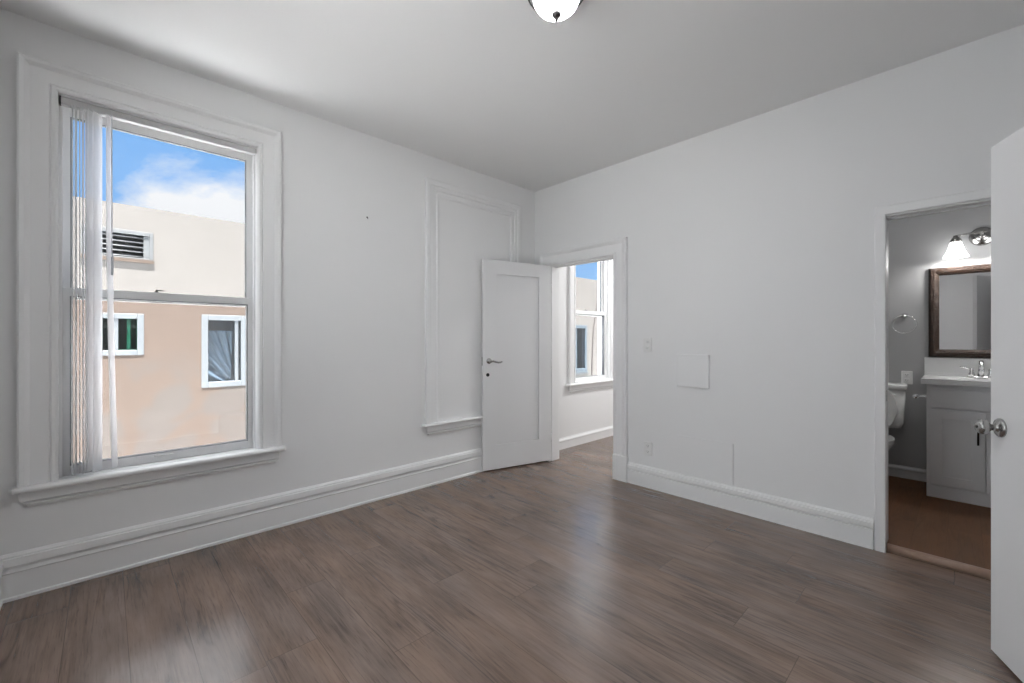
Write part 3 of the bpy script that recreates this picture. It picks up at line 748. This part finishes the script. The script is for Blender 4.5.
# mirror
mi = empty('wall_mirror', (BD, VC, 1.12)); tag(mi, 'rectangular mirror in a carved copper-brown frame above the sink', 'mirror')
mw, mh = .321, .757; fw = .066
mb = MB(); mb.sweep([(-mw+fw, fw), (mw-fw, fw), (mw-fw, mh-fw), (-mw+fw, mh-fw)], [(0,0), (0,.018), (-.010,.026), (-.030,.034), (-.050,.034), (-.062,.024), (-.066,.012), (-.066,0)], lambda u, z, n: (-n, u, z), True)
mb.build('mirror_frame', 'carved', mi)
MB().box(-.012, 0, -mw+fw-.004, mw-fw+.004, fw-.004, mh-fw+.004).build('mirror_glass', 'mirror', mi)
# light over the mirror
vl = empty('vanity_light', (BD, -3.307, 2.104)); tag(vl, 'nickel wall light with white glass bell shades over the mirror', 'wall light')
mb = MB(); mb.lathe([(.075,0), (.075,.006), (.066,.018), (.040,.028), (.022,.032), (.020,.050), (.012,.056), (0,.057)], (0,0,0), (-1,0,0), 28, 1.0, 1.0); mb.build('back_plate', 'nickel', vl)
mb = MB(); mb.tube([(-.05,0,0), (-.10,0,.012), (-.125,0,.014)], .008, 10)
mb.tube([(-.128,.16,.004), (-.128,.12,.010), (-.126,.05,.016), (-.125,0,.016), (-.126,-.05,.016), (-.128,-.12,.010), (-.128,-.16,.004)], .0075, 10); mb.build('arm', 'nickel', vl)
for s in (-1, 1):
    y = s*.147
    mb = MB(); mb.lathe([(.006,.012), (.012,.004), (.024,-.012), (.034,-.030), (.036,-.046), (0,-.040)], (-.13, y, .002), (0,0,1), 20); cu = mb.build('cup', 'nickel', vl)
    mb = MB(); pr = [(.034,-.046), (.040,-.070), (.048,-.100), (.060,-.130), (.077,-.166)]
    mb.lathe(pr, (-.13, y, 0), (0,0,1), 28)
    for f in list(mb.bm.faces):
        if len(f.verts) > 4: mb.bm.faces.remove(f)
    sh = mb.build('glass_shade', 'shade', vl); sd = sh.modifiers.new('t', 'SOLIDIFY'); sd.thickness = .003
    pl = bpy.data.lights.new('vanity_bulb', 'POINT'); pl.energy = VANITY_W; pl.shadow_soft_size = .03; pl.color = (1, .98, .95)
    po = bpy.data.objects.new('vanity_bulb', pl); S.collection.objects.link(po); po.parent = vl; po.location = (-.13, y, -.145)
# towel ring
tr = empty('towel_ring', (BD, -2.842, 1.478)); tag(tr, 'chrome towel ring on the grey wall above the toilet', 'towel ring')
mb = MB(); mb.lathe([(.024,0), (.024,.006), (.012,.012), (.010,.034), (.012,.040), (0,.042)], (0,0,0), (-1,0,0), 20); mb.build('post', 'chrome', tr)
mb = MB(); mb.tube([(-.032 - .010*(1-math.cos(2*PI*k/40)), .080*math.sin(2*PI*k/40), -.074 + .078*math.cos(2*PI*k/40)) for k in range(40)], .0045, 8, True); mb.build('ring', 'chrome', tr)
plate('bathroom_outlet', -2.8585, .932, 'white outlet plate on the bathroom wall beside the backsplash', 'outlet', BD, -1, 'outlet')
# toilet
to = empty('toilet', (1.40, -2.630, BF)); tag(to, 'white toilet with raised seat beside the vanity cabinet', 'toilet')
def ell(cx, ax, ay, z, n=36, sq=2.0):
    r = []
    for k in range(n):
        a = 2*PI*k/n; c, s = math.cos(a), math.sin(a)
        r.append((cx + ax*math.copysign(abs(c)**(2/sq), c), ay*math.copysign(abs(s)**(2/sq), s), z))
    return r
mb = MB(); mb.loft([ell(.262, .088, .205, .462, sq=5), ell(.262, .092, .215, .50, sq=5), ell(.260, .095, .228, .795, sq=5)]); mb.build('tank', 'porcelain', to)
mb = MB(); mb.loft([ell(.258, .103, .238, .797, sq=5), ell(.258, .106, .241, .806, sq=5), ell(.258, .106, .241, .828, sq=5), ell(.258, .098, .233, .840, sq=5)]); mb.build('tank_lid', 'porcelain', to)
mb = MB(); mb.loft([ell(-.02, .23, .10, 0, sq=2.6), ell(-.02, .22, .095, .06, sq=2.4), ell(-.03, .19, .095, .16), ell(-.06, .22, .13, .27), ell(-.08, .25, .175, .36), ell(-.08, .255, .182, .392)]); mb.build('bowl', 'porcelain', to)
mb = MB(); mb.box(.06, .30, -.10, .10, .30, .465); mb.build('tank_shelf', 'porcelain', to, .02)
def tilt(p):   # hinge line at x=.135, z=.40, raised a little past upright
    x, y, z = p; d = .135 - x; hh = z - .40; a = math.radians(97)
    return (.135 - d*math.cos(a) - hh*math.sin(a), y, .405 + d*math.sin(a) - hh*math.cos(a))
mb = MB(); mb.loft([[tilt(p) for p in ell(-.085, .215, .178, .402)], [tilt(p) for p in ell(-.085, .222, .186, .410)], [tilt(p) for p in ell(-.085, .215, .178, .420)]]); mb.build('seat_lid', 'porcelain', to)
mb = MB(); ro = ell(-.085, .255, .186, .394); ri = ell(-.085, .17, .115, .394); n = len(ro)
vo = [mb.bm.verts.new(p) for p in ro]; vi = [mb.bm.verts.new(p) for p in ri]; vo2 = [mb.bm.verts.new((p[0], p[1], .412)) for p in ro]; vi2 = [mb.bm.verts.new((p[0], p[1], .412)) for p in ri]
for k in range(n):
    q = (k+1) % n
    for a, c in ((vo, vo2), (vo2, vi2), (vi2, vi), (vi, vo)): mb.bm.faces.new((a[k], a[q], c[q], c[k]))
mb.build('seat', 'porcelain', to, .004)
mb = MB(); mb.tube([(.165, .15, .745), (.150, .15, .745), (.148, .10, .740)], .007, 8); mb.build('flush_lever', 'chrome', to)
# paper holder fixed to the vanity side
ph = empty('paper_holder', (1.395, VY0, .815)); tag(ph, 'chrome toilet paper holder fixed to the side of the vanity', 'paper holder')
mb = MB(); mb.lathe([(.022,0), (.022,.005), (.010,.012), (.009,.055), (0,.056)], (0,0,0), (0,1,0), 18); mb.build('post', 'chrome', ph)
mb = MB(); mb.tube([(0,.050,0), (-.03,.060,0), (-.05,.062,0), (-.06,.062,0)], .0075, 10); mb.lathe([(0,-.016), (.014,-.013), (.019,0), (.014,.013), (0,.016)], (-.070,.062,0), (1,0,0), 16); mb.build('arm', 'chrome', ph)

# ------------------------------------------------------------------ house across the gap
F = 4.0
nb = empty('neighbor_building', (0, F, -3.2)); tag(nb, 'peach stucco house with flat parapet outside the windows', 'building')
NZ = -3.2
wins = [(-3.47, -3.022, 1.071, 1.594), (-2.422, -1.880, .602, 1.612), (5.50, 6.327, .392, 1.66)]
VT = (-3.59, -2.932, 2.255, 2.640)
m_holes = [(a, c, d, e) for a, c, d, e in wins] + [VT]
mb = MB(); mb.wall(lambda u, n, z: (u, n-F, z), F, F+.18, -14, 22, NZ, 2.93, m_holes)
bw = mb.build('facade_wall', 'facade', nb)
for v in bw.data.vertices: v.co.z += 0     # local z is world z + 3.2 after the shift below
bw.location = (0, 0, 3.2)
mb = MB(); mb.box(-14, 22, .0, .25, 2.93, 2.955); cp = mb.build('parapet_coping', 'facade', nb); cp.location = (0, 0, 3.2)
mb = MB(); mb.box(-14, 22, .18, 9, 2.2, 2.4); rf = mb.build('roof', 'steel', nb); rf.location = (0, 0, 3.2)
def far_window(a, c, d, e, fm, fwid, gm, mull, depth=.06):
    mb = MB(); sash(mb, a, c, d, e, -.008, depth, fwid, fwid, fwid); fr = mb.build('window', fm, nb, .006); fr.location = (0, 0, 3.2)
    m2 = MB()
    for x in mull: m2.box(x-.020, x+.020, .0, .045, d+fwid, e-fwid)
    m2.build('mullion', fm, fr)
    m2 = MB(); m2.box(a+fwid, c-fwid, .020, .024, d+fwid, e-fwid); m2.build('pane', gm, fr)
    m2 = MB(); m2.box(a-.05, c+.05, .60, .64, d-.1, e+.1)
    for x in (a-.05, c+.01): m2.box(x, x+.04, .18, .60, d-.1, e+.1)
    m2.box(a-.05, c+.05, .18, .60, d-.14, d-.1); m2.box(a-.05, c+.05, .18, .60, e+.1, e+.14)
    m2.build('dark_room', 'darkroom', fr)
    return fr
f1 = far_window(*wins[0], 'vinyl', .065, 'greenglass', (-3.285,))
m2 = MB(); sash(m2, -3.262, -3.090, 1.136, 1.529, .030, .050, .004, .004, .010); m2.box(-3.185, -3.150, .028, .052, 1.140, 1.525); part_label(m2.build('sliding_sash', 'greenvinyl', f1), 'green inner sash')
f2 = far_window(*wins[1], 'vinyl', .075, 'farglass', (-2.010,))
# drape gathered to one side behind the pane
mb = MB(); nx, nz = 40, 24; g = []
for j in range(nz+1):
    t = j/nz; row = []
    for i in range(nx+1):
        s = i/nx
        x = -2.345 + s*.30*(1 - .05*t); z = 1.395 - t*.70
        sag = .18*math.sin(PI*s)*t
        fan = math.atan2(1.12 - t, 1.22 - s); y = .11 + .020*math.sin(fan*22) + .010*math.sin(fan*47 + 1)
        row.append(mb.bm.verts.new((x, y, z - sag*.15)))
    g.append(row)
for j in range(nz):
    for i in range(nx):
        f = mb.bm.faces.new((g[j][i], g[j][i+1], g[j+1][i+1], g[j+1][i])); f.smooth = True
dp = mb.build('drape', 'drape', f2); sd = dp.modifiers.new('t', 'SOLIDIFY'); sd.thickness = .003
f3 = far_window(*wins[2], 'bluegrey', .085, 'farglass', (5.86,))
mb = MB(); mb.box(5.46, 6.36, -.02, .0, .345, .392); f3s = mb.build('window_ledge', 'bluegrey', f3)
# louvred vent
mb = MB(); sash(mb, VT[0], VT[1], VT[2], VT[3], -.010, .10, .035, .05, .045); ve = mb.build('vent', 'steel', nb, .004); ve.location = (0, 0, 3.2)
for k in range(5):
    z = VT[2] + .085 + k*.060
    mb = MB(); mb.loft([[(x, .075, z+.018), (x, .0, z-.022), (x, .004, z-.030), (x, .079, z+.010)] for x in (VT[0]+.036, VT[1]-.095)]); mb.build('louver', 'steel', ve)
mb = MB(); mb.box(VT[1]-.095, VT[1]-.036, .0, .06, VT[2]+.05, VT[3]-.055); mb.build('side_plate', 'steel', ve)
mb = MB(); mb.box(VT[0]-.01, VT[1]+.01, -.016, .0, VT[2]-.012, VT[2]+.030); mb.build('vent_sill', 'rustwood', ve)
mb = MB(); mb.box(VT[0], VT[1], .16, .175, VT[2], VT[3]); mb.build('dark_back', 'darkroom', ve)
# cable hanging from the parapet
cb = empty('cable', (6.95, F-.06, 3.03)); tag(cb, 'thin dark cable slung down the house outside the narrow window', 'cable')
MB().tube([(.02, .2, -.055), (.01, .05, -.055), (0, .02, -.07), (-.02, .03, -.12), (-.10, .035, -.40), (-.24, .035, -.95), (-.36, .035, -1.5), (-.42, .035, -2.4), (-.44, .035, -4.2)], .014, 8).build('cable_run', 'cable', cb)
MB().box(-.13, -.07, .02, .06, -.42, -.38).build('cable_clip', 'steel', cb)
struct(MB().box(-40, XN-.2, -40, .2, -3.4, -3.2).build('ground_bounce', 'yard'), 'unseen yard added to bounce sun through the fill window beside the viewer', 'ground')  # out-of-view ground added to throw sun up through the added window
struct(MB().box(-14, 22, .2, F, -3.4, -3.2).build('ground', 'alley'), 'alley floor between the two houses, made pale to bounce sun indoors', 'ground')  # out-of-view floor, its pale tone chosen to throw sun up into the rooms
